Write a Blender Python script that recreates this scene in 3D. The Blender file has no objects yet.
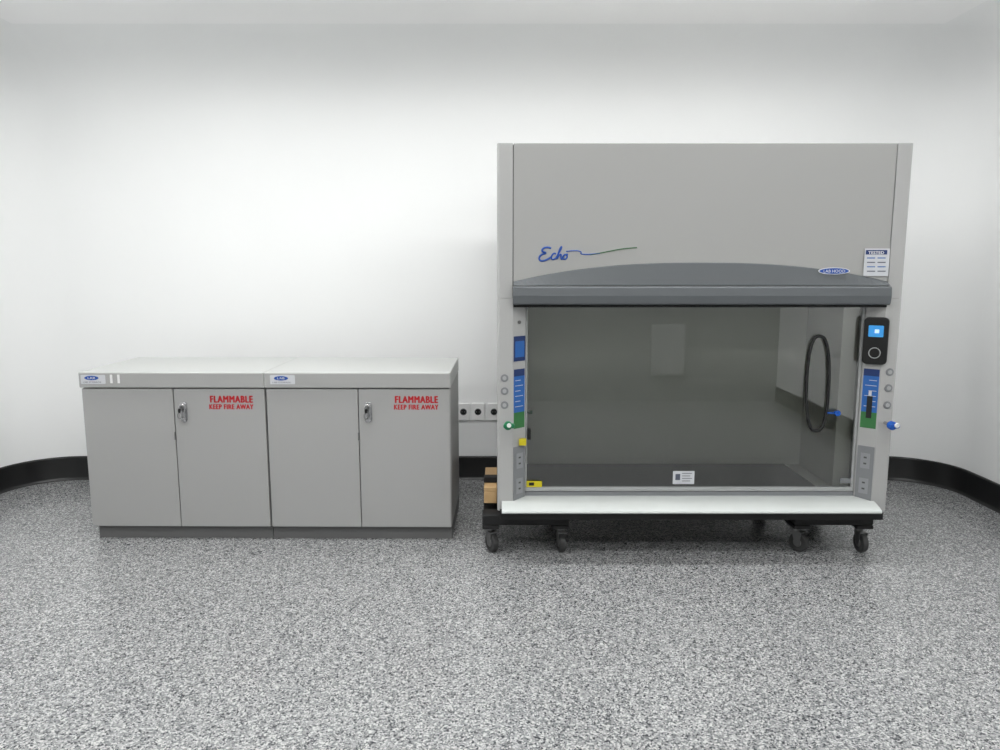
import bpy, bmesh, math
from mathutils import Vector, Matrix

scene = bpy.context.scene
scene.view_settings.view_transform = 'Standard'
scene.view_settings.look = 'None'

# ------------------------------------------------------------------ measures
CAM_H = 1.38
PITCH = math.radians(8.3)
F = 750.0

def on_plane(px, py, Y):
    """Survey helper: X,Z of a photographed point known to lie on the vertical plane y=Y."""
    a = PITCH + math.atan((py - 375.0) / F)
    z = CAM_H - Y * math.tan(a)
    D = Y * math.cos(PITCH) + (CAM_H - z) * math.sin(PITCH)
    return (px - 500.0) * D / F, z

def PX(px, py, Y): return on_plane(px, py, Y)[0]
def PZ(py, Y): return on_plane(500, py, Y)[1]

def lin(c):
    out = []
    for v in c:
        v = v / 255.0
        out.append(v / 12.92 if v <= 0.04045 else ((v + 0.055) / 1.055) ** 2.4)
    return out

# ------------------------------------------------------------------ materials
def mat(name, rgb, rough=0.5, metal=0.0, bump=0.0, bscale=300, spec=0.5, coat=0.0, var=0.0):
    m = bpy.data.materials.new(name)
    m.use_nodes = True
    nt = m.node_tree
    b = nt.nodes['Principled BSDF']
    c = lin(rgb)
    b.inputs['Base Color'].default_value = (*c, 1)
    b.inputs['Roughness'].default_value = rough
    b.inputs['Metallic'].default_value = metal
    b.inputs['Specular IOR Level'].default_value = spec
    b.inputs['Coat Weight'].default_value = coat
    tc = nt.nodes.new('ShaderNodeTexCoord')
    if bump > 0:
        n = nt.nodes.new('ShaderNodeTexNoise')
        n.inputs['Scale'].default_value = bscale
        n.inputs['Detail'].default_value = 3
        bp = nt.nodes.new('ShaderNodeBump')
        bp.inputs['Strength'].default_value = bump
        bp.inputs['Distance'].default_value = 0.002
        nt.links.new(tc.outputs['Object'], n.inputs['Vector'])
        nt.links.new(n.outputs['Fac'], bp.inputs['Height'])
        nt.links.new(bp.outputs['Normal'], b.inputs['Normal'])
    if var > 0:
        n2 = nt.nodes.new('ShaderNodeTexNoise')
        n2.inputs['Scale'].default_value = 1.3
        n2.inputs['Detail'].default_value = 4
        r = nt.nodes.new('ShaderNodeValToRGB')
        r.color_ramp.elements[0].position = 0.3
        r.color_ramp.elements[1].position = 0.7
        r.color_ramp.elements[0].color = (*[x * (1 - var) for x in c], 1)
        r.color_ramp.elements[1].color = (*[min(1, x * (1 + var)) for x in c], 1)
        nt.links.new(tc.outputs['Object'], n2.inputs['Vector'])
        nt.links.new(n2.outputs['Fac'], r.inputs['Fac'])
        nt.links.new(r.outputs['Color'], b.inputs['Base Color'])
    return m

M_wall = mat('wall_paint', (243, 244, 244), 0.5, bump=0.05, bscale=60, var=0.01)
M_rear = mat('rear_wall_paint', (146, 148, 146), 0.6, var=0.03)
M_ceil = mat('ceiling_paint', (250, 250, 250), 0.6, var=0.01)
M_base = mat('black_rubber_base', (12, 12, 13), 0.35)
M_cab = mat('cabinet_powder_coat', (161, 161, 160), 0.42, bump=0.08, bscale=900)
M_cabtop = mat('cabinet_worktop', (182, 184, 182), 0.35, bump=0.05, bscale=900)
M_plinth = mat('plinth_grey', (98, 98, 98), 0.5)
M_gap = mat('dark_gap', (30, 30, 30), 0.8)
M_hood = mat('hood_powder_coat', (159, 159, 157), 0.45, bump=0.08, bscale=900)
M_post = mat('hood_post_coat', (168, 168, 167), 0.42, bump=0.06, bscale=900)
M_visor = mat('visor_dark_grey', (76, 80, 83), 0.6, bump=0.1, bscale=700)
M_visor2 = mat('visor_band_grey', (86, 90, 93), 0.55, bump=0.1, bscale=700)
M_liner = mat('hood_liner', (242, 243, 238), 0.5)
M_work = mat('work_surface_epoxy', (12, 15, 14), 0.4)
M_sill = mat('airfoil_white', (196, 200, 198), 0.3)
M_rail = mat('sash_rail', (160, 162, 162), 0.35)
M_black = mat('black_plastic', (14, 14, 15), 0.35)
M_blackm = mat('black_matte', (20, 20, 21), 0.7)
M_chrome = mat('chrome', (200, 200, 202), 0.22, metal=1.0)
M_steel = mat('zinc_steel', (130, 130, 130), 0.35, metal=0.9)
M_red = mat('red_print', (178, 14, 28), 0.5)
M_blue = mat('blue_print', (14, 72, 155), 0.4)
M_blue2 = mat('blue_label', (34, 96, 170), 0.35)
M_blued = mat('blue_dark', (18, 46, 100), 0.35)
M_green = mat('green_print', (50, 112, 60), 0.45)
M_greend = mat('green_swoosh', (48, 92, 54), 0.45)
M_white = mat('white_plastic', (225, 225, 225), 0.35)
M_reflpanel = mat('reflection_panel_grey', (176, 178, 177), 0.4)  # grey of the added panel mirrored in the sash
M_socket = mat('socket_white', (244, 244, 244), 0.35)
M_paper = mat('paper_white', (200, 202, 206), 0.6)
M_text = mat('grey_print', (80, 85, 100), 0.6)
M_yellow = mat('yellow_label', (200, 185, 25), 0.5)
M_plate = mat('outlet_plate_grey', (124, 126, 129), 0.4)
M_plate2 = mat('outlet_insert_grey', (142, 144, 147), 0.4)
M_slot = mat('outlet_slot_grey', (70, 71, 73), 0.5)
M_bknob = mat('blue_knob', (16, 80, 170), 0.25)
M_gknob = mat('green_knob', (15, 110, 70), 0.3)
M_wheel = mat('caster_rubber', (50, 50, 50), 0.55)

def wood():
    m = mat('plywood', (205, 170, 120), 0.6)
    nt = m.node_tree; b = nt.nodes['Principled BSDF']
    tc = nt.nodes.new('ShaderNodeTexCoord')
    w = nt.nodes.new('ShaderNodeTexWave'); w.bands_direction = 'Y'
    w.inputs['Scale'].default_value = 14; w.inputs['Distortion'].default_value = 3
    r = nt.nodes.new('ShaderNodeValToRGB')
    r.color_ramp.elements[0].color = (*lin((186, 150, 105)), 1)
    r.color_ramp.elements[1].color = (*lin((206, 172, 124)), 1)
    nt.links.new(tc.outputs['Object'], w.inputs['Vector'])
    nt.links.new(w.outputs['Fac'], r.inputs['Fac'])
    nt.links.new(r.outputs['Color'], b.inputs['Base Color'])
    return m
M_wood = wood()

def floor_mat():
    m = bpy.data.materials.new('epoxy_flake_floor')
    m.use_nodes = True
    nt = m.node_tree; N = nt.nodes; L = nt.links
    b = N['Principled BSDF']
    tc = N.new('ShaderNodeTexCoord')
    # irregular flakes: distort the lookup a little
    nz = N.new('ShaderNodeTexNoise'); nz.inputs['Scale'].default_value = 120
    nz.inputs['Detail'].default_value = 2
    L.new(tc.outputs['Object'], nz.inputs['Vector'])
    mx = N.new('ShaderNodeVectorMath'); mx.operation = 'MULTIPLY_ADD'
    mx.inputs[1].default_value = (0.009, 0.009, 0.0)
    L.new(nz.outputs['Color'], mx.inputs[0]); L.new(tc.outputs['Object'], mx.inputs[2])
    def layer(scale):
        v = N.new('ShaderNodeTexVoronoi'); v.voronoi_dimensions = '2D'
        v.inputs['Scale'].default_value = scale
        L.new(mx.outputs[0], v.inputs['Vector'])
        s = N.new('ShaderNodeSeparateColor'); L.new(v.outputs['Color'], s.inputs[0])
        return s
    s1 = layer(142); s2 = layer(250)
    r1 = N.new('ShaderNodeValToRGB'); r1.color_ramp.interpolation = 'CONSTANT'
    e = r1.color_ramp.elements
    e[0].position = 0; e[0].color = (*lin((58, 60, 64)), 1)
    e[1].position = 0.12; e[1].color = (*lin((104, 106, 108)), 1)
    for p, c in ((0.31, (134, 135, 136)), (0.56, (154, 155, 155)), (0.81, (184, 184, 183))):
        k = e.new(p); k.color = (*lin(c), 1)
    L.new(s1.outputs[0], r1.inputs['Fac'])
    r2 = N.new('ShaderNodeValToRGB'); r2.color_ramp.interpolation = 'CONSTANT'
    e = r2.color_ramp.elements
    e[0].position = 0; e[0].color = (*lin((50, 52, 56)), 1)
    e[1].position = 0.16; e[1].color = (*lin((114, 116, 118)), 1)
    for p, c in ((0.5, (146, 147, 148)), (0.80, (186, 186, 185))):
        k = e.new(p); k.color = (*lin(c), 1)
    L.new(s2.outputs[1], r2.inputs['Fac'])
    g = N.new('ShaderNodeMath'); g.operation = 'GREATER_THAN'; g.inputs[1].default_value = 0.5
    L.new(s2.outputs[2], g.inputs[0])
    mc = N.new('ShaderNodeMix'); mc.data_type = 'RGBA'
    L.new(g.outputs[0], mc.inputs['Factor'])
    L.new(r1.outputs['Color'], mc.inputs['A']); L.new(r2.outputs['Color'], mc.inputs['B'])
    L.new(mc.outputs['Result'], b.inputs['Base Color'])
    b.inputs['Roughness'].default_value = 0.20
    b.inputs['Specular IOR Level'].default_value = 0.5
    bp = N.new('ShaderNodeBump'); bp.inputs['Strength'].default_value = 0.10
    bp.inputs['Distance'].default_value = 0.001
    L.new(s1.outputs[1], bp.inputs['Height']); L.new(bp.outputs['Normal'], b.inputs['Normal'])
    return m
M_floor = floor_mat()

def glass_mat():
    m = bpy.data.materials.new('sash_glass')
    m.use_nodes = True
    nt = m.node_tree; N = nt.nodes; L = nt.links
    N.remove(N['Principled BSDF'])
    out = N['Material Output']
    t = N.new('ShaderNodeBsdfTransparent'); t.inputs['Color'].default_value = (0.945, 0.96, 0.925, 1)
    g = N.new('ShaderNodeBsdfGlossy'); g.inputs['Roughness'].default_value = 0.003
    g.inputs['Color'].default_value = (1, 1, 1, 1)
    fr = N.new('ShaderNodeFresnel'); fr.inputs['IOR'].default_value = 2.15
    mx = N.new('ShaderNodeMixShader')
    L.new(fr.outputs[0], mx.inputs[0]); L.new(t.outputs[0], mx.inputs[1]); L.new(g.outputs[0], mx.inputs[2])
    L.new(mx.outputs[0], out.inputs['Surface'])
    return m
M_glass = glass_mat()

def emit(name, rgb, s):
    m = bpy.data.materials.new(name); m.use_nodes = True
    b = m.node_tree.nodes['Principled BSDF']
    b.inputs['Base Color'].default_value = (*rgb, 1)
    b.inputs['Emission Color'].default_value = (*rgb, 1)
    b.inputs['Emission Strength'].default_value = s
    return m
M_lamp = emit('led_panel_diffuser', (1.0, 1.0, 0.99), 19.8)
M_wash = emit('added_wall_wash_emitter', (1.0, 1.0, 0.99), 18.5)  # emitter of the added strips that lift the back wall
M_screen = emit('lcd_screen', (0.03, 0.25, 0.6), 0.35)
M_led = emit('lcd_text', (0.6, 0.8, 1.0), 0.25)

# ------------------------------------------------------------------ builders
def link(ob, parent=None):
    scene.collection.objects.link(ob)
    if parent is not None:
        ob.parent = parent
        ob.matrix_parent_inverse = Matrix.Translation(-parent.location)
    return ob

def empty(name, loc):
    e = bpy.data.objects.new(name, None)
    e.location = loc; e.empty_display_size = 0.1
    scene.collection.objects.link(e)
    return e

def mesh_ob(name, verts, faces, material, parent=None, smooth=False, bevel=0, seg=2):
    me = bpy.data.meshes.new(name)
    me.from_pydata([tuple(v) for v in verts], [], faces)
    bm = bmesh.new(); bm.from_mesh(me)
    bmesh.ops.recalc_face_normals(bm, faces=bm.faces)
    bm.to_mesh(me); bm.free()
    if smooth:
        for p in me.polygons: p.use_smooth = True
    me.materials.append(material)
    ob = bpy.data.objects.new(name, me)
    link(ob, parent)
    if bevel > 0:
        md = ob.modifiers.new('bev', 'BEVEL'); md.width = bevel; md.segments = seg
        md.limit_method = 'ANGLE'; md.angle_limit = math.radians(35)
    return ob

def box(name, x0, x1, y0, y1, z0, z1, material, parent=None, bevel=0.0, seg=2):
    v = [(x, y, z) for x in (x0, x1) for y in (y0, y1) for z in (z0, z1)]
    f = [(0, 1, 3, 2), (4, 6, 7, 5), (0, 4, 5, 1), (2, 3, 7, 6), (0, 2, 6, 4), (1, 5, 7, 3)]
    return mesh_ob(name, v, f, material, parent, bevel=bevel, seg=seg)

def prism(name, poly, a, b, axis, material, parent=None, bevel=0, smooth=False, seg=2):
    """extrude 2D polygon along axis: 'z' poly=(x,y); 'x' poly=(y,z); 'y' poly=(x,z)"""
    n = len(poly)
    def mk(p, t):
        if axis == 'z': return (p[0], p[1], t)
        if axis == 'x': return (t, p[0], p[1])
        return (p[0], t, p[1])
    v = [mk(p, a) for p in poly] + [mk(p, b) for p in poly]
    f = [tuple(range(n)), tuple(range(2 * n - 1, n - 1, -1))]
    f += [(i, (i + 1) % n, n + (i + 1) % n, n + i) for i in range(n)]
    return mesh_ob(name, v, f, material, parent, bevel=bevel, smooth=smooth, seg=seg)

def cyl(name, c, r, h, axis, material, parent=None, n=32, bevel=0):
    pts = [(r * math.cos(2 * math.pi * i / n), r * math.sin(2 * math.pi * i / n)) for i in range(n)]
    if axis == 'z':
        poly = [(c[0] + p[0], c[1] + p[1]) for p in pts]; k = c[2]
    elif axis == 'y':
        poly = [(c[0] + p[0], c[2] + p[1]) for p in pts]; k = c[1]
    else:
        poly = [(c[1] + p[0], c[2] + p[1]) for p in pts]; k = c[0]
    return prism(name, poly, k - h / 2, k + h / 2, axis, material, parent, bevel=bevel)

def rrect(cx, cz, w, h, r, n=6):
    pts = []
    for sx, sz, a0 in ((1, 1, 0), (-1, 1, 90), (-1, -1, 180), (1, -1, 270)):
        for i in range(n + 1):
            a = math.radians(a0 + 90 * i / n)
            pts.append((cx + sx * (w / 2 - r) + r * math.cos(a), cz + sz * (h / 2 - r) + r * math.sin(a)))
    return pts

def text(name, s, x, y, z, w, h, material, parent=None, strike=0.0, spacing=1.0):
    """flat lettering; strike = extra stroke weight (m), made by over-printing the glyphs"""
    cu = bpy.data.curves.new(name, 'FONT')
    cu.body = s; cu.size = 1; cu.space_character = spacing
    cu.align_x = 'LEFT'; cu.resolution_u = 4
    tmp = bpy.data.objects.new(name + '_tmp', cu)
    scene.collection.objects.link(tmp)
    bpy.context.view_layer.update()
    dg = bpy.context.evaluated_depsgraph_get()
    me = bpy.data.meshes.new_from_object(tmp.evaluated_get(dg))
    bpy.data.objects.remove(tmp)
    xs = [v.co.x for v in me.vertices]; ys = [v.co.y for v in me.vertices]
    x0, x1, y0, y1 = min(xs), max(xs), min(ys), max(ys)
    V = []; Fc = []
    offs = [(0, 0)] if strike == 0 else [(-strike, 0), (0, 0), (strike, 0), (0, strike * 0.5), (0, -strike * 0.5)]
    for k, (ox, oz) in enumerate(offs):
        b0 = len(V)
        for v in me.vertices:
            V.append(((v.co.x - x0) / (x1 - x0) * w + ox, -0.00003 * k, (v.co.y - y0) / (y1 - y0) * h + oz))
        for p in me.polygons:
            Fc.append(tuple(b0 + i for i in p.vertices))
    ob = mesh_ob(name, V, Fc, material, parent)
    ob.location = (x, y, z)
    return ob

def tube(name, pts, r, material, parent=None, cyclic=False, res=3):
    cu = bpy.data.curves.new(name, 'CURVE'); cu.dimensions = '3D'
    sp = cu.splines.new('NURBS'); sp.points.add(len(pts) - 1)
    for i, p in enumerate(pts):
        sp.points[i].co = (*p, 1)
    sp.order_u = 3; sp.use_cyclic_u = cyclic; sp.use_endpoint_u = not cyclic
    cu.bevel_depth = r; cu.bevel_resolution = res; cu.resolution_u = 8
    cu.use_fill_caps = True
    cu.materials.append(material)
    ob = bpy.data.objects.new(name, cu)
    return link(ob, parent)

# ------------------------------------------------------------------ room shell
XL, XR, YB, YF = -3.07, 2.83, 4.75, -0.60
RC = 0.36
ZC = 2.70; RV = 0.38

def arc(cx, cy, r, a0, a1, n=16):
    return [(cx + r * math.cos(math.radians(a0 + (a1 - a0) * i / n)),
             cy + r * math.sin(math.radians(a0 + (a1 - a0) * i / n))) for i in range(n + 1)]

def back_path(off):
    r = max(RC - off, 0.001)
    c = max(RC, off)
    return arc(XL + c, YB - c, r, 180, 90) + arc(XR - c, YB - c, r, 90, 0)

def sweep(name, path_fn, prof, material):
    """prof: list of (offset inward, z)"""
    rows = [[(x, y, z) for x, y in path_fn(o)] for o, z in prof]
    m = len(rows[0]); v = [p for r in rows for p in r]; f = []
    for j in range(len(rows) - 1):
        for i in range(m - 1):
            f.append((j * m + i, j * m + i + 1, (j + 1) * m + i + 1, (j + 1) * m + i))
    ob = mesh_ob(name, v, f, material, smooth=True)
    return ob

wall_prof = [(0, 0.0), (0, ZC - RV)] + [(RV - RV * math.cos(math.radians(a)), ZC - RV + RV * math.sin(math.radians(a))) for a in range(6, 91, 6)]
sweep('wall_back', back_path, wall_prof, M_wall)
sweep('wall_left', lambda o: [(XL + o, YF), (XL + o, YB - max(RC, o))], wall_prof, M_wall)
sweep('wall_right', lambda o: [(XR - o, YB - max(RC, o)), (XR - o, YF)], wall_prof, M_wall)
box('wall_front', XL - 0.05, XR + 0.05, YF - 0.1, YF, 0, ZC, M_rear)
base_prof = [(0.0, 0.155), (0.008, 0.153), (0.010, 0.145), (0.010, 0.02), (0.016, 0.008), (0.024, 0.001)]
sweep('baseboard_back', back_path, base_prof, M_base)
sweep('baseboard_left', lambda o: [(XL + o, YF), (XL + o, YB - RC)], base_prof, M_base)
sweep('baseboard_right', lambda o: [(XR - o, YB - RC), (XR - o, YF)], base_prof, M_base)
box('floor', XL - 0.1, XR + 0.1, YF - 0.1, YB + 0.1, -0.1, 0.0, M_floor)
box('ceiling', XL - 0.1, XR + 0.1, YF - 0.1, YB + 0.1, ZC, ZC + 0.1, M_ceil)
# added grey panel behind the camera, gives the sash a faint mirrored rectangle
e = empty('added_reflection_panel', (1.70, YF + 0.03, 0.53))
box('reflection_panel_box', 1.53, 1.87, YF + 0.001, YF + 0.05, 0.27, 0.79, M_reflpanel, e, bevel=0.006)
box('reflection_panel_face', 1.545, 1.855, YF + 0.051, YF + 0.058, 0.285, 0.775, M_reflpanel, e, bevel=0.003)

# ceiling LED panels
for yy in (0.35, 1.65):
    for xx in (-1.9, -0.12, 1.66):
        e = empty('ceiling_light_panel', (xx, yy, ZC - 0.01))
        box('frame', xx - 0.62, xx + 0.62, yy - 0.17, yy + 0.17, ZC - 0.012, ZC - 0.0005, M_white, e, bevel=0.003)
        box('diffuser', xx - 0.59, xx + 0.59, yy - 0.14, yy + 0.14, ZC - 0.014, ZC - 0.0115, M_lamp, e)
# added out-of-view strip lights that brighten the back wall
for xx in (-1.82, -0.12, 1.58):
    yy = 3.36
    e = empty('added_wall_wash_light', (xx, yy, ZC - 0.01))
    box('frame', xx - 0.84, xx + 0.84, yy - 0.12, yy + 0.12, ZC - 0.012, ZC - 0.0005, M_white, e, bevel=0.003)
    box('diffuser', xx - 0.82, xx + 0.82, yy - 0.10, yy + 0.10, ZC - 0.014, ZC - 0.0115, M_wash, e)

# ------------------------------------------------------------------ storage cabinets
CY = 3.65; CB = 4.25; CT = PZ(372, CY); SL = 0.078
CW = 0.916

def oval(name, cx, cz, w, h, y, material, parent, t=0.001):
    poly = [(cx + w / 2 * math.cos(2 * math.pi * i / 28), cz + h / 2 * math.sin(2 * math.pi * i / 28)) for i in range(28)]
    return prism(name, poly, y - t, y, 'y', material, parent)

def cabinet(x0, first):
    x1 = x0 + CW
    e = empty('flammables_storage_cabinet', ((x0 + x1) / 2, (CY + CB) / 2, 0))
    box('worktop', x0 + 0.0005, x1 - 0.0005, CY - 0.012, CB, CT - SL, CT, M_cabtop, e, bevel=0.005, seg=3)
    # front fascia strip of the top, same coat as the body
    box('top_fascia', x0 + 0.004, x1 - 0.004, CY - 0.0135, CY - 0.011, CT - SL + 0.004, CT - 0.006, M_cab, e, bevel=0.001)
    zb = 0.068
    box('carcass', x0 + 0.002, x1 - 0.002, CY + 0.022, CB - 0.01, zb, CT - SL - 0.001, M_cab, e, bevel=0.001)
    box('plinth', x0 + (0.02 if first else 0.002), x1 - 0.002, CY + 0.03, CB - 0.03, 0.0, zb, M_plinth, e, bevel=0.001)
    box('gap_shadow', x0 + 0.008, x1 - 0.008, CY + 0.018, CY + 0.023, zb + 0.004, CT - SL - 0.002, M_gap, e)
    xm = (x0 + x1) / 2
    zt = CT - SL - 0.006
    box('door_panel_1', x0 + 0.005, xm - 0.002, CY, CY + 0.02, zb + 0.003, zt, M_cab, e, bevel=0.0025)
    box('door_panel_2', xm + 0.002, x1 - 0.005, CY, CY + 0.02, zb + 0.003, zt, M_cab, e, bevel=0.0025)
    # small catch between doors
    box('hinge_catch', xm - 0.006, xm + 0.0015, CY - 0.004, CY, 0.52, 0.56, M_steel, e, bevel=0.001)
    # paddle lock with key
    lx = xm + 0.05; lz = PZ(412, CY)
    prism('lock_plate', rrect(lx, lz, 0.036, 0.104, 0.017), CY - 0.006, CY, 'y', M_chrome, e, bevel=0.002)
    cyl('lock_barrel', (lx, CY - 0.014, lz + 0.027), 0.018, 0.022, 'y', M_chrome, e, bevel=0.003)
    cyl('lock_core', (lx, CY - 0.026, lz + 0.027), 0.009, 0.004, 'y', M_steel, e)
    prism('lock_paddle', rrect(lx + 0.002, lz - 0.014, 0.020, 0.062, 0.008), CY - 0.022, CY - 0.008, 'y', M_chrome, e, bevel=0.003)
    box('key_blade', lx - 0.002, lx + 0.001, CY - 0.045, CY - 0.028, lz + 0.022, lz + 0.034, M_chrome, e)
    prism('key_bow', rrect(lx - 0.004, lz + 0.014, 0.014, 0.022, 0.006), CY - 0.046, CY - 0.043, 'y', M_black, e, bevel=0.001)
    tube('key_ring', [(lx - 0.006 + 0.011 * math.cos(a), CY - 0.04, lz - 0.012 + 0.015 * math.sin(a)) for a in [2 * math.pi * i / 10 for i in range(10)]], 0.0018, M_steel, e, cyclic=True)
    # warning lettering
    tx0 = xm + 0.180
    text('warning_line_1', 'FLAMMABLE', tx0 + 0.004, CY - 0.0008, PZ(402.5, CY), 0.209, 0.033, M_red, e, strike=0.0025, spacing=1.14)
    text('warning_line_2', 'KEEP FIRE AWAY', tx0 - 0.002, CY - 0.0008, PZ(409.2, CY), 0.217, 0.024, M_red, e, strike=0.0017, spacing=1.14)
    # maker badge on fascia
    bx = x0 + (0.012 if first else 0.03)
    yb = CY - 0.0137
    prism('badge_label', rrect(bx + 0.062, CT - 0.036, 0.122, 0.045, 0.004), yb - 0.0006, yb, 'y', M_paper, e)
    oval('badge_oval', bx + 0.055, CT - 0.029, 0.07, 0.022, yb - 0.0008, M_blue, e)
    text('badge_text', 'LAB STORAGE', bx + 0.012, yb - 0.0012, CT - 0.053, 0.09, 0.007, M_text, e)
    text('badge_mark', 'LAB', bx + 0.037, yb - 0.0022, CT - 0.034, 0.036, 0.010, M_white, e)
    if first:
        box('tag_1', bx + 0.146, bx + 0.158, yb - 0.001, yb, CT - 0.055, CT - 0.012, M_white, e)
        box('tag_2', bx + 0.182, bx + 0.194, yb - 0.001, yb, CT - 0.055, CT - 0.012, M_white, e)
    return e

CX0 = -2.071
for c in (cabinet(CX0, True), cabinet(CX0 + CW, False)):
    # the pair stands very slightly askew: turn both about the same pivot
    a = math.radians(-0.6); piv = Vector((CX0 + CW, 3.95, 0))
    d = c.location - piv
    c.rotation_euler = (0, 0, a)
    c.location = piv + Vector((d.x * math.cos(a) - d.y * math.sin(a), d.x * math.sin(a) + d.y * math.cos(a), 0))

# ------------------------------------------------------------------ wall sockets
for px in (463.5, 478, 494):
    sx = PX(px, 411.5, YB); sz = PZ(411.5, YB)
    e = empty('wall_socket', (sx, YB, sz))
    prism('plate', rrect(sx, sz, 0.082, 0.112, 0.006), YB - 0.012, YB - 0.0005, 'y', M_socket, e, bevel=0.003)
    cyl('recess_ring', (sx, YB - 0.0125, sz), 0.022, 0.003, 'y', M_plate, e)
    cyl('recess', (sx, YB - 0.0135, sz), 0.018, 0.003, 'y', M_black, e)
    for dx in (-0.009, 0.009):
        cyl('pin_hole', (sx + dx, YB - 0.0155, sz), 0.003, 0.002, 'y', M_steel, e, n=12)

# ------------------------------------------------------------------ fume hood
HY = 3.42; HB = 4.30
HX0, HX1 = -0.013, 1.828
ZT = PZ(143, HY); ZB = 0.232
hood = empty('fume_hood', ((HX0 + HX1) / 2, 3.8, 0))
FW = 0.072; CA = 0.060; CBK = 0.055
ZV = PZ(305, HY)     # underside of visor

# posts (full height flat strip + chamfered inner face)
def post(side):
    s = 1 if side == 'left' else -1
    X = HX0 if side == 'left' else HX1
    poly = [(X, HY + 0.012), (X + s * 0.004, HY + 0.003), (X + s * 0.012, HY), (X + s * FW, HY),
            (X + s * (FW + CA), HY + CBK), (X + s * (FW + CA), HY + 0.12), (X, HY + 0.12)]
    prism('post_' + side, poly, ZB, ZV + 0.03, 'z', M_post, hood, bevel=0.001)
    poly2 = [(X, HY + 0.012), (X + s * 0.004, HY + 0.003), (X + s * 0.012, HY), (X + s * (FW - 0.002), HY),
             (X + s * (FW - 0.002), HY + 0.12), (X, HY + 0.12)]
    prism('upper_strip_' + side, poly2, ZV + 0.031, ZT, 'z', M_post, hood, bevel=0.001)
    box('side_panel_' + side, min(X, X + s * 0.03), max(X, X + s * 0.03), HY + 0.121, HB, ZB, ZT - 0.01, M_hood, hood, bevel=0.003)
post('left'); post('right')
PXL = HX0 + FW; PXR = HX1 - FW
box('front_panel', PXL + 0.001, PXR - 0.001, HY + 0.002, HY + 0.03, ZV + 0.03, ZT, M_hood, hood, bevel=0.002)
box('panel_seam_backing', PXL - 0.006, PXR + 0.006, HY + 0.0305, HY + 0.04, ZV + 0.04, ZT - 0.003, M_gap, hood)
box('roof', HX0 + 0.032, HX1 - 0.032, HY + 0.05, HB, ZT - 0.03, ZT - 0.008, M_hood, hood, bevel=0.002)
box('back_skin', HX0 + 0.032, HX1 - 0.032, HB - 0.02, HB - 0.001, ZB, ZT - 0.031, M_hood, hood)

# curved visor
def visor():
    n = 60; rows = []; v = []
    zt_end = PZ(281.5, HY); zt_mid = PZ(262.5, HY)
    yb = HY - 0.040
    zb1 = PZ(286.5, yb); zb2 = PZ(305, yb)
    for i in range(n + 1):
        t = i / n
        x = PXL + 0.002 + (PXR - PXL - 0.004) * t
        u = 2 * t - 1
        za = zt_end + (zt_mid - zt_end) * (1 - abs(u) ** 2.4)
        za2 = za - 0.004
        rows.append([(x, HY + 0.0015, za), (x, HY - 0.004, za2), (x, yb + 0.010, zb1 + 0.004)])
    m = 3
    v = [p for r in rows for p in r]
    f = []
    for i in range(n):
        for j in range(m - 1):
            f.append((i * m + j, i * m + j + 1, (i + 1) * m + j + 1, (i + 1) * m + j))
    # end caps
    k = len(v); v += [(rows[0][0][0], HY + 0.0015, zb1), (rows[-1][0][0], HY + 0.0015, zb1)]
    f.append((0, 1, 2, k)); f.append((n * m, n * m + 1, n * m + 2, k + 1))
    mesh_ob('visor_arch', v, f, M_visor, hood, bevel=0)
    prof = [(HY + 0.001, zb1), (yb + 0.006, zb1), (yb + 0.001, zb1 - 0.005), (yb - 0.003, (zb1 + zb2) / 2),
            (yb + 0.002, zb2 + 0.006), (yb + 0.010, zb2), (HY + 0.05, zb2 - 0.002), (HY + 0.05, zb1)]
    prism('visor_band', prof, PXL - 0.001, PXR + 0.001, 'x', M_visor2, hood, bevel=0.002)
    box('visor_lip', PXL + 0.002, PXR - 0.002, HY - 0.01, HY + 0.05, zb2 - 0.012, zb2 - 0.003, M_blackm, hood)
visor()

# interior liner
LY = 3.95; LXL = HX0 + FW + CA - 0.005; LXR = 1.62
WZ = 0.318
box('liner_back', 0.055, LXR + 0.03, LY, LY + 0.012, WZ - 0.02, ZT - 0.1, M_liner, hood)
box('liner_left', 0.04, 0.052, HY + 0.13, LY, WZ - 0.02, ZT - 0.1, M_liner, hood)
box('liner_right', LXR, LXR + 0.012, HY + 0.13, LY, WZ - 0.02, ZT - 0.1, M_liner, hood)
box('liner_right_return', LXR, HX1 - FW - CA + 0.01, HY + 0.122, HY + 0.13, WZ - 0.02, ZT - 0.1, M_liner, hood)
box('liner_top', 0.052, LXR, HY + 0.04, LY, ZV + 0.16, ZV + 0.17, M_liner, hood)
# rear baffle board, same liner material, standing off the back
box('baffle_board', 0.10, LXR - 0.05, LY - 0.016, LY - 0.010, 0.352, 1.20, M_liner, hood, bevel=0.001)
box('deck', 0.053, LXR - 0.001, HY + 0.08, LY, WZ - 0.03, WZ - 0.003, M_liner, hood)
box('work_surface', 0.07, 1.53, HY + 0.085, LY - 0.02, WZ - 0.004, WZ + 0.006, M_work, hood, bevel=0.003)

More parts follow.
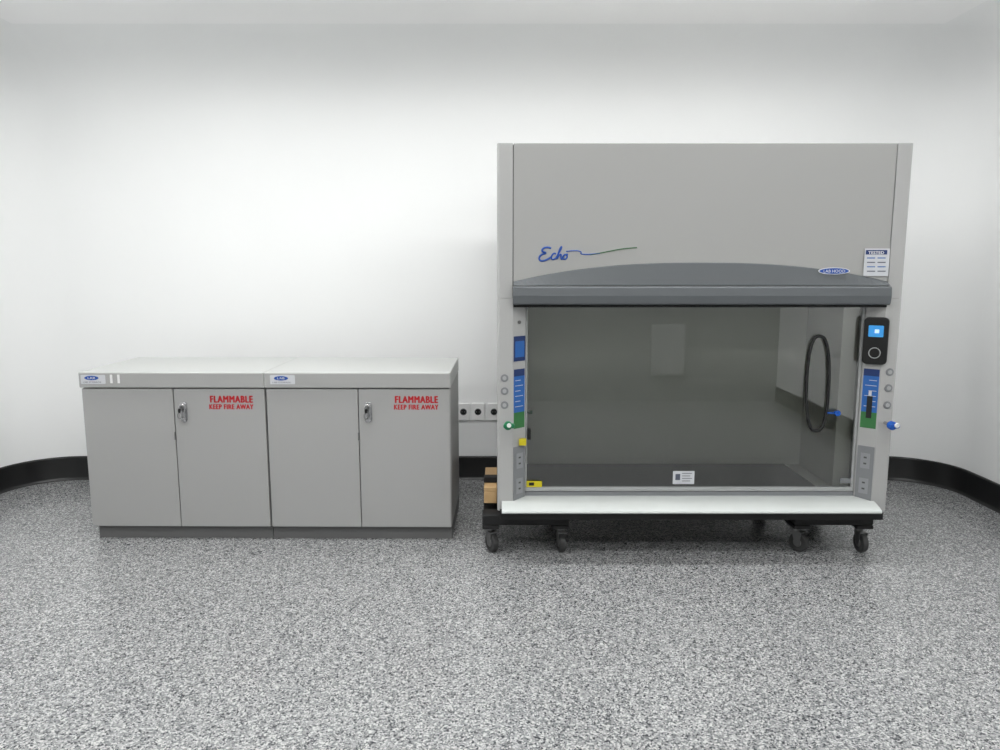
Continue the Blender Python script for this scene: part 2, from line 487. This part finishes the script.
# sash
GY = HY + 0.072
GXL, GXR = HX0 + FW + CA + 0.001, HX1 - FW - CA - 0.001
zs0 = PZ(487, GY)
mesh_ob('sash_glass', [(GXL, GY, zs0), (GXR, GY, zs0), (GXR, GY, ZV + 0.08), (GXL, GY, ZV + 0.08)], [(0, 1, 2, 3)], M_glass, hood)
box('sash_bottom_rail', GXL, GXR, GY - 0.014, GY + 0.012, zs0 - 0.018, zs0 + 0.002, M_rail, hood, bevel=0.004)
box('sash_frame_left', GXL, GXL + 0.008, GY - 0.008, GY + 0.008, zs0, ZV + 0.05, M_rail, hood, bevel=0.002)
box('sash_frame_right', GXR - 0.012, GXR, GY - 0.008, GY + 0.008, zs0, ZV + 0.05, M_rail, hood, bevel=0.002)
box('sash_latch', GXL + 0.010, GXL + 0.026, GY - 0.02, GY - 0.001, PZ(439, GY), PZ(428, GY), M_black, hood, bevel=0.003)
# tall oval gasket ring mounted on the sash
RY = GY - 0.010
rx0, rzt = on_plane(809.5, 336, RY); rx1, _ = on_plane(832, 336, RY); rzb = PZ(431, RY)
rcx, rcz = (rx0 + rx1) / 2, (rzt + rzb) / 2
ring = []
for i in range(40):
    a = 2 * math.pi * i / 40
    ring.append((rcx + (rx1 - rx0) / 2 * math.copysign(abs(math.cos(a)) ** 0.75, math.cos(a)) - 0.006 * math.sin(a),
                 RY, rcz + (rzt - rzb) / 2 * math.copysign(abs(math.sin(a)) ** 0.9, math.sin(a))))
tube('sash_oval_ring', ring, 0.0075, M_blackm, hood, cyclic=True)

# airfoil sill + base
AF = 3.335
prof = [(3.50, 0.288), (3.46, 0.286), (3.40, 0.277), (3.36, 0.267), (AF + 0.004, 0.258), (AF, 0.250), (AF + 0.004, 0.244),
        (3.38, 0.243), (3.50, 0.262)]
prism('airfoil_sill', prof, 0.008, 1.766, 'x', M_sill, hood, bevel=0.0015)
box('sill_riser', 0.12, 1.70, 3.48, 3.52, 0.262, zs0 - 0.02, M_plate, hood)
box('base_frame', 0.0, 1.79, 3.37, 4.25, 0.203, 0.241, M_blackm, hood, bevel=0.004)

# control display on right post (chamfered face mounted)
def chamfer_frame(side, t, out=0.0):
    """point on the chamfer face; t=0 outer edge ..1 inner edge"""
    if side == 'right':
        return (PXR - CA * t - out * 0.675, HY + CBK * t - out * 0.737)
    return (PXL + CA * t + out * 0.675, HY + CBK * t - out * 0.737)

def chamfer_slab(name, side, t0, t1, z0, z1, thick, material, bevel=0.0, off=0.0):
    a0 = chamfer_frame(side, t0, off); a1 = chamfer_frame(side, t1, off)
    b0 = chamfer_frame(side, t0, off + thick); b1 = chamfer_frame(side, t1, off + thick)
    return prism(name, [a0, a1, b1, b0], z0, z1, 'z', material, hood, bevel=bevel)

YC = HY + 0.028
for side in ('left', 'right'):
    za, zb_, zc, zd = PZ(428, YC), PZ(412, YC), PZ(376, YC), PZ(369, YC)
    chamfer_slab('label_green_' + side, side, 0.08, 0.93, za, zb_, 0.0008, M_green)
    chamfer_slab('label_blue_' + side, side, 0.08, 0.93, zb_, zc, 0.0008, M_blue2)
    chamfer_slab('label_head_' + side, side, 0.08, 0.93, zc, zd, 0.0008, M_blued)
    for k in range(6):
        zz = PZ(380 + k * 5.2, YC)
        chamfer_slab('label_text_%s_%d' % (side, k + 1), side, 0.18, 0.6 + 0.2 * (k % 2), zz - 0.0025, zz, 0.0004, M_paper, off=0.001)
    # outlet plate
    chamfer_slab('outlet_plate_' + side, side, 0.05, 0.95, PZ(500, YC), PZ(446, YC), 0.004, M_plate, bevel=0.0015)
    chamfer_slab('outlet_upper_' + side, side, 0.25, 0.75, PZ(468, YC), PZ(453, YC), 0.002, M_plate2, off=0.004)
    chamfer_slab('outlet_lower_' + side, side, 0.25, 0.75, PZ(493, YC), PZ(478, YC), 0.002, M_plate2, off=0.004)
    for k, yy in enumerate((457, 463, 482, 488)):
        chamfer_slab('outlet_slot_%s_%d' % (side, k + 1), side, 0.42, 0.58, PZ(yy + 1.0, YC), PZ(yy - 0.6, YC), 0.0008, M_slot, off=0.006)
    # service fixture buttons on the flat
    xo = HX0 + 0.034 if side == 'left' else HX1 - 0.034
    for k, yy in enumerate((372, 388, 405)):
        y2 = yy + (6 - 3 * k if side == 'left' else 0)
        zz = PZ(y2, HY)
        cyl('service_cap_%s_%d' % (side, k + 1), (xo, HY - 0.002, zz), 0.018, 0.006, 'y', M_plate, hood, bevel=0.002)
        cyl('service_dot_%s_%d' % (side, k + 1), (xo, HY - 0.006, zz), 0.009, 0.003, 'y', M_rail, hood)

# left blue screen label
chamfer_slab('control_label', 'left', 0.06, 0.95, PZ(361, YC), PZ(336, YC), 0.003, M_blued, bevel=0.001)
chamfer_slab('control_label_face', 'left', 0.15, 0.85, PZ(357, YC), PZ(341, YC), 0.001, M_blue2, off=0.003)
cyl('post_screw_left', (PXL + 0.03, HY + 0.024, PZ(322, YC)), 0.008, 0.014, 'y', M_steel, hood)
# bottle picture on right label
chamfer_slab('label_photo_right', 'right', 0.35, 0.65, PZ(418, YC), PZ(396, YC), 0.0006, M_black, off=0.0014)
chamfer_slab('label_photo_cap_right', 'right', 0.42, 0.58, PZ(396, YC), PZ(391, YC), 0.0006, M_paper, off=0.0016)

# airflow monitor (black, right)
def monitor():
    zc = PZ(340.5, YC); h = PZ(317, YC) - PZ(364, YC); w = 0.104
    ob = prism('airflow_monitor', rrect(0, 0, w, h, 0.02), -0.022, 0.0, 'y', M_black, hood, bevel=0.004, seg=3)
    sc = prism('monitor_screen', rrect(0, 0.045, w * 0.60, h * 0.24, 0.004), -0.0235, -0.0225, 'y', M_screen, hood)
    dg = prism('monitor_digits', rrect(0.004, 0.045, w * 0.18, h * 0.08, 0.002), -0.0245, -0.0236, 'y', M_led, hood)
    pts = [(0.024 * math.cos(a), -0.0235, -0.055 + 0.024 * math.sin(a)) for a in [2 * math.pi * i / 20 for i in range(20)]]
    rg = tube('monitor_dial', pts, 0.002, M_rail, hood, cyclic=True)
    c = chamfer_frame('right', 0.40, 0.001)
    for o in (ob, sc, dg, rg):
        o.location = (c[0], c[1], zc); o.rotation_euler = (0, 0, math.radians(-32))
monitor()

# valve handles
def valve(name, px, py, Y, material, s=1):
    x, z = on_plane(px, py, Y)
    cyl(name + '_stem', (x, HY - 0.03, z), 0.008, 0.06, 'y', M_chrome, hood)
    cyl(name + '_hub', (x, HY - 0.062, z), 0.020, 0.026, 'y', material, hood, bevel=0.005)
    prism(name + '_lever', rrect(x + 0.018 * s, z, 0.052, 0.022, 0.009), HY - 0.078, HY - 0.056, 'y', material, hood, bevel=0.004)
valve('valve_right', 890.5, 425, HY - 0.05, M_bknob, 0.25)
cyl('valve_cap_right', (PXR + 0.048, HY - 0.081, PZ(425, HY - 0.07)), 0.011, 0.008, 'y', M_white, hood, bevel=0.002)
valve('valve_left', 508, 425, HY - 0.05, M_gknob, 0.25)
cyl('valve_cap_left', (PX(509, 425, HY - 0.07), HY - 0.081, PZ(425, HY - 0.07)), 0.010, 0.008, 'y', M_white, hood, bevel=0.002)
# latch knob on the sash beside the oval, service nozzle on the left wall
kx, kz = on_plane(837, 413, GY - 0.02)
cyl('sash_knob_stem', (kx, GY - 0.010, kz), 0.006, 0.02, 'y', M_bknob, hood)
cyl('sash_knob', (kx, GY - 0.026, kz), 0.014, 0.014, 'y', M_bknob, hood, bevel=0.003)
box('sash_knob_bar', kx - 0.045, kx, GY - 0.024, GY - 0.016, kz - 0.004, kz + 0.004, M_bknob, hood, bevel=0.002)
cyl('nozzle_arm_left', (0.095, 3.60, PZ(412, 3.6)), 0.005, 0.09, 'x', M_gknob, hood)
cyl('nozzle_knob_left', (0.148, 3.60, PZ(412, 3.6)), 0.010, 0.02, 'x', M_gknob, hood, bevel=0.003)
# stickers
def sticker(name, x0p, x1p, y0p, y1p, Y, material, t=0.001):
    x0, z1 = on_plane(x0p, y0p, Y); x1, z0 = on_plane(x1p, y1p, Y)
    return box(name, x0, x1, Y - t, Y, z0, z1, material, hood)
sticker('yellow_tag_post', 519, 526, 438, 444, HY + 0.045, M_yellow, 0.03)
sticker('yellow_tag_sash', 526.5, 542, 481, 487, GY - 0.010, M_yellow)
sticker('yellow_tag_sash_mark', 529, 534, 482.5, 485.5, GY - 0.0112, M_black)
sticker('sash_card', 673, 694, 471, 484, GY - 0.004, M_paper)
sticker('sash_card_print_1', 675.5, 680, 474, 480, GY - 0.0054, M_text)
for k in range(4):
    sticker('sash_card_line_%d' % (k + 1), 682, 692 - (k % 2) * 2, 473 + 2.5 * k, 473.8 + 2.5 * k, GY - 0.0054, M_plate)
sticker('sash_tag_right', 840, 852, 478, 483, GY - 0.004, M_plate)

# certificate sticker on panel
SYp = HY + 0.0012 - 0.006
sticker('certificate_backing', 865, 888, 248.5, 276, SYp, M_paper, 0.001)
sticker('certificate_header', 866, 887, 250, 254.5, SYp - 0.0012, M_blued)
x, z = on_plane(868, 254, SYp)
text('certificate_text', 'TESTED', x, SYp - 0.0028, z, 0.07, 0.012, M_white, hood, strike=0.0005)
for r in range(4):
    for c in range(2):
        sticker('certificate_line_%d_%d' % (r, c), 867 + 10.5 * c, 875 + 10.5 * c, 257.5 + 4.4 * r, 258.5 + 4.4 * r, SYp - 0.0012, M_text if r % 2 else M_blue2)

# oval maker badge on visor
bx, bz = on_plane(834.5, 271, HY - 0.02)
oval('visor_badge', bx, bz, 0.142, 0.031, HY - 0.014, M_white, hood, t=0.003)
oval('visor_badge_blue', bx, bz, 0.132, 0.026, HY - 0.0172, M_blue, hood, t=0.001)
text('visor_badge_text', 'LAB HOOD', bx - 0.048, HY - 0.019, bz - 0.007, 0.096, 0.013, M_white, hood)

# script logotype and swoosh
LYp = HY + 0.0012
def stroke(name, pts, r, m):
    P = []
    for px, py in pts:
        x, z = on_plane(px, py, LYp); P.append((x, LYp, z))
    o = tube(name, P, r, m, hood, res=1)
    return o
stroke('logo_E', [(551, 248.5), (549, 247), (543, 248), (541.5, 251.5), (547, 253), (541, 254.5), (538.5, 258.5), (541, 261.5), (548, 259.5), (551, 257)], 0.0048, M_blue)
stroke('logo_c', [(556, 254), (554.5, 252.8), (551.8, 255), (551.2, 258.5), (553, 260), (556, 258)], 0.0042, M_blue)
stroke('logo_h', [(556, 258), (560, 251), (562, 246.5), (560.5, 247), (558, 254), (556.5, 260), (559, 255), (561.5, 254), (560.5, 258.5), (562, 259.5)], 0.0040, M_blue)
stroke('logo_o', [(562, 259.5), (563, 255.5), (566, 254), (567.5, 256.5), (565.5, 259.5), (563, 259), (563.2, 256), (566, 254), (568, 254.5)], 0.0038, M_blue)
stroke('logo_swoosh_blue', [(566, 251.5), (574, 250.2), (582, 251.6), (580, 254.2), (590, 254.6), (600, 253.2)], 0.0028, M_blue)
stroke('logo_swoosh_green', [(590, 254.6), (600, 253.2), (615, 250), (625, 248.4), (637, 247.6)], 0.0028, M_greend)

# ------------------------------------------------------------------ dollies
def caster(e, x, y, top, swing, n):
    r = 0.048
    # offset wheel from swivel
    dx = 0.022 * math.sin(swing); dy = -0.022 * math.cos(swing)
    w = cyl('wheel_%d' % n, (0, 0, 0), r, 0.030, 'x', M_wheel, e, bevel=0.006)
    h = cyl('hub_%d' % n, (0, 0, 0), 0.022, 0.034, 'x', M_steel, e, bevel=0.002)
    f = []
    for s in (-1, 1):
        f.append(prism('fork_%d' % n, [(-0.016, 0), (-0.004, -0.012), (0.014, 0.0), (0.03, 0.05), (-0.022, 0.05)], s * 0.019 - 0.0015, s * 0.019 + 0.0015, 'x', M_steel, e, bevel=0.001))
    c = box('fork_crown_%d' % n, -0.021, 0.021, -0.022, 0.032, 0.049, 0.054, M_steel, e, bevel=0.001)
    for o in [w, h, c] + f:
        o.location = (x + dx, y + dy, r); o.rotation_euler = (0, 0, swing)
    cyl('swivel_%d' % n, (x, y, (top + 0.102) / 2), 0.020, top - 0.102, 'z', M_steel, e)
    box('caster_plate_%d' % n, x - 0.035, x + 0.035, y - 0.035, y + 0.035, top - 0.005, top, M_steel, e, bevel=0.001)

def dolly(x0, x1, swings):
    e = empty('furniture_dolly', ((x0 + x1) / 2, 3.8, 0))
    zt, zb = 0.203, 0.128
    y0, y1 = 3.45, 4.12
    box('rail_front', x0, x1, y0, y0 + 0.09, zb + 0.02, zt - 0.001, M_blackm, e, bevel=0.008, seg=3)
    box('rail_back', x0, x1, y1 - 0.09, y1, zb + 0.02, zt - 0.001, M_blackm, e, bevel=0.008, seg=3)
    box('side_left', x0, x0 + 0.08, y0, y1, zb, zb + 0.0195, M_blackm, e, bevel=0.004)
    box('side_right', x1 - 0.08, x1, y0, y1, zb, zb + 0.0195, M_blackm, e, bevel=0.004)
    k = 1
    for yy in (y0 + 0.07, y1 - 0.06):
        for xx in (x0 + 0.035, x1 - 0.035):
            caster(e, xx, yy, zb, swings[k - 1], k); k += 1
    return e
dolly(-0.085, 0.33, (0.5, 0.15, 0.3, -0.4))
dolly(1.41, 1.79, (0.6, 0.1, 0.2, 0.5))
# timber packer under the hood's left flank
pk = empty('timber_packer', (-0.045, 3.75, 0.24))
box('block', -0.080, -0.016, 3.62, 4.0, 0.2035, 0.262, M_wood, pk, bevel=0.003)
box('pad', -0.080, -0.016, 3.62, 4.0, 0.2625, 0.285, M_wood, pk, bevel=0.003)
box('strap', -0.082, -0.015, 3.70, 3.75, 0.2855, 0.315, M_blackm, pk, bevel=0.003)

# ------------------------------------------------------------------ world + camera
w = bpy.data.worlds.new('World'); scene.world = w; w.use_nodes = True
w.node_tree.nodes['Background'].inputs[0].default_value = (0.8, 0.8, 0.8, 1)
w.node_tree.nodes['Background'].inputs[1].default_value = 0.1

cam = bpy.data.cameras.new('camera')
cam.sensor_width = 36; cam.lens = 27.0; cam.clip_start = 0.05
co = bpy.data.objects.new('camera', cam)
co.location = (0, 0, CAM_H); co.rotation_euler = (math.radians(90) - PITCH, 0, 0)
scene.collection.objects.link(co)
scene.camera = co
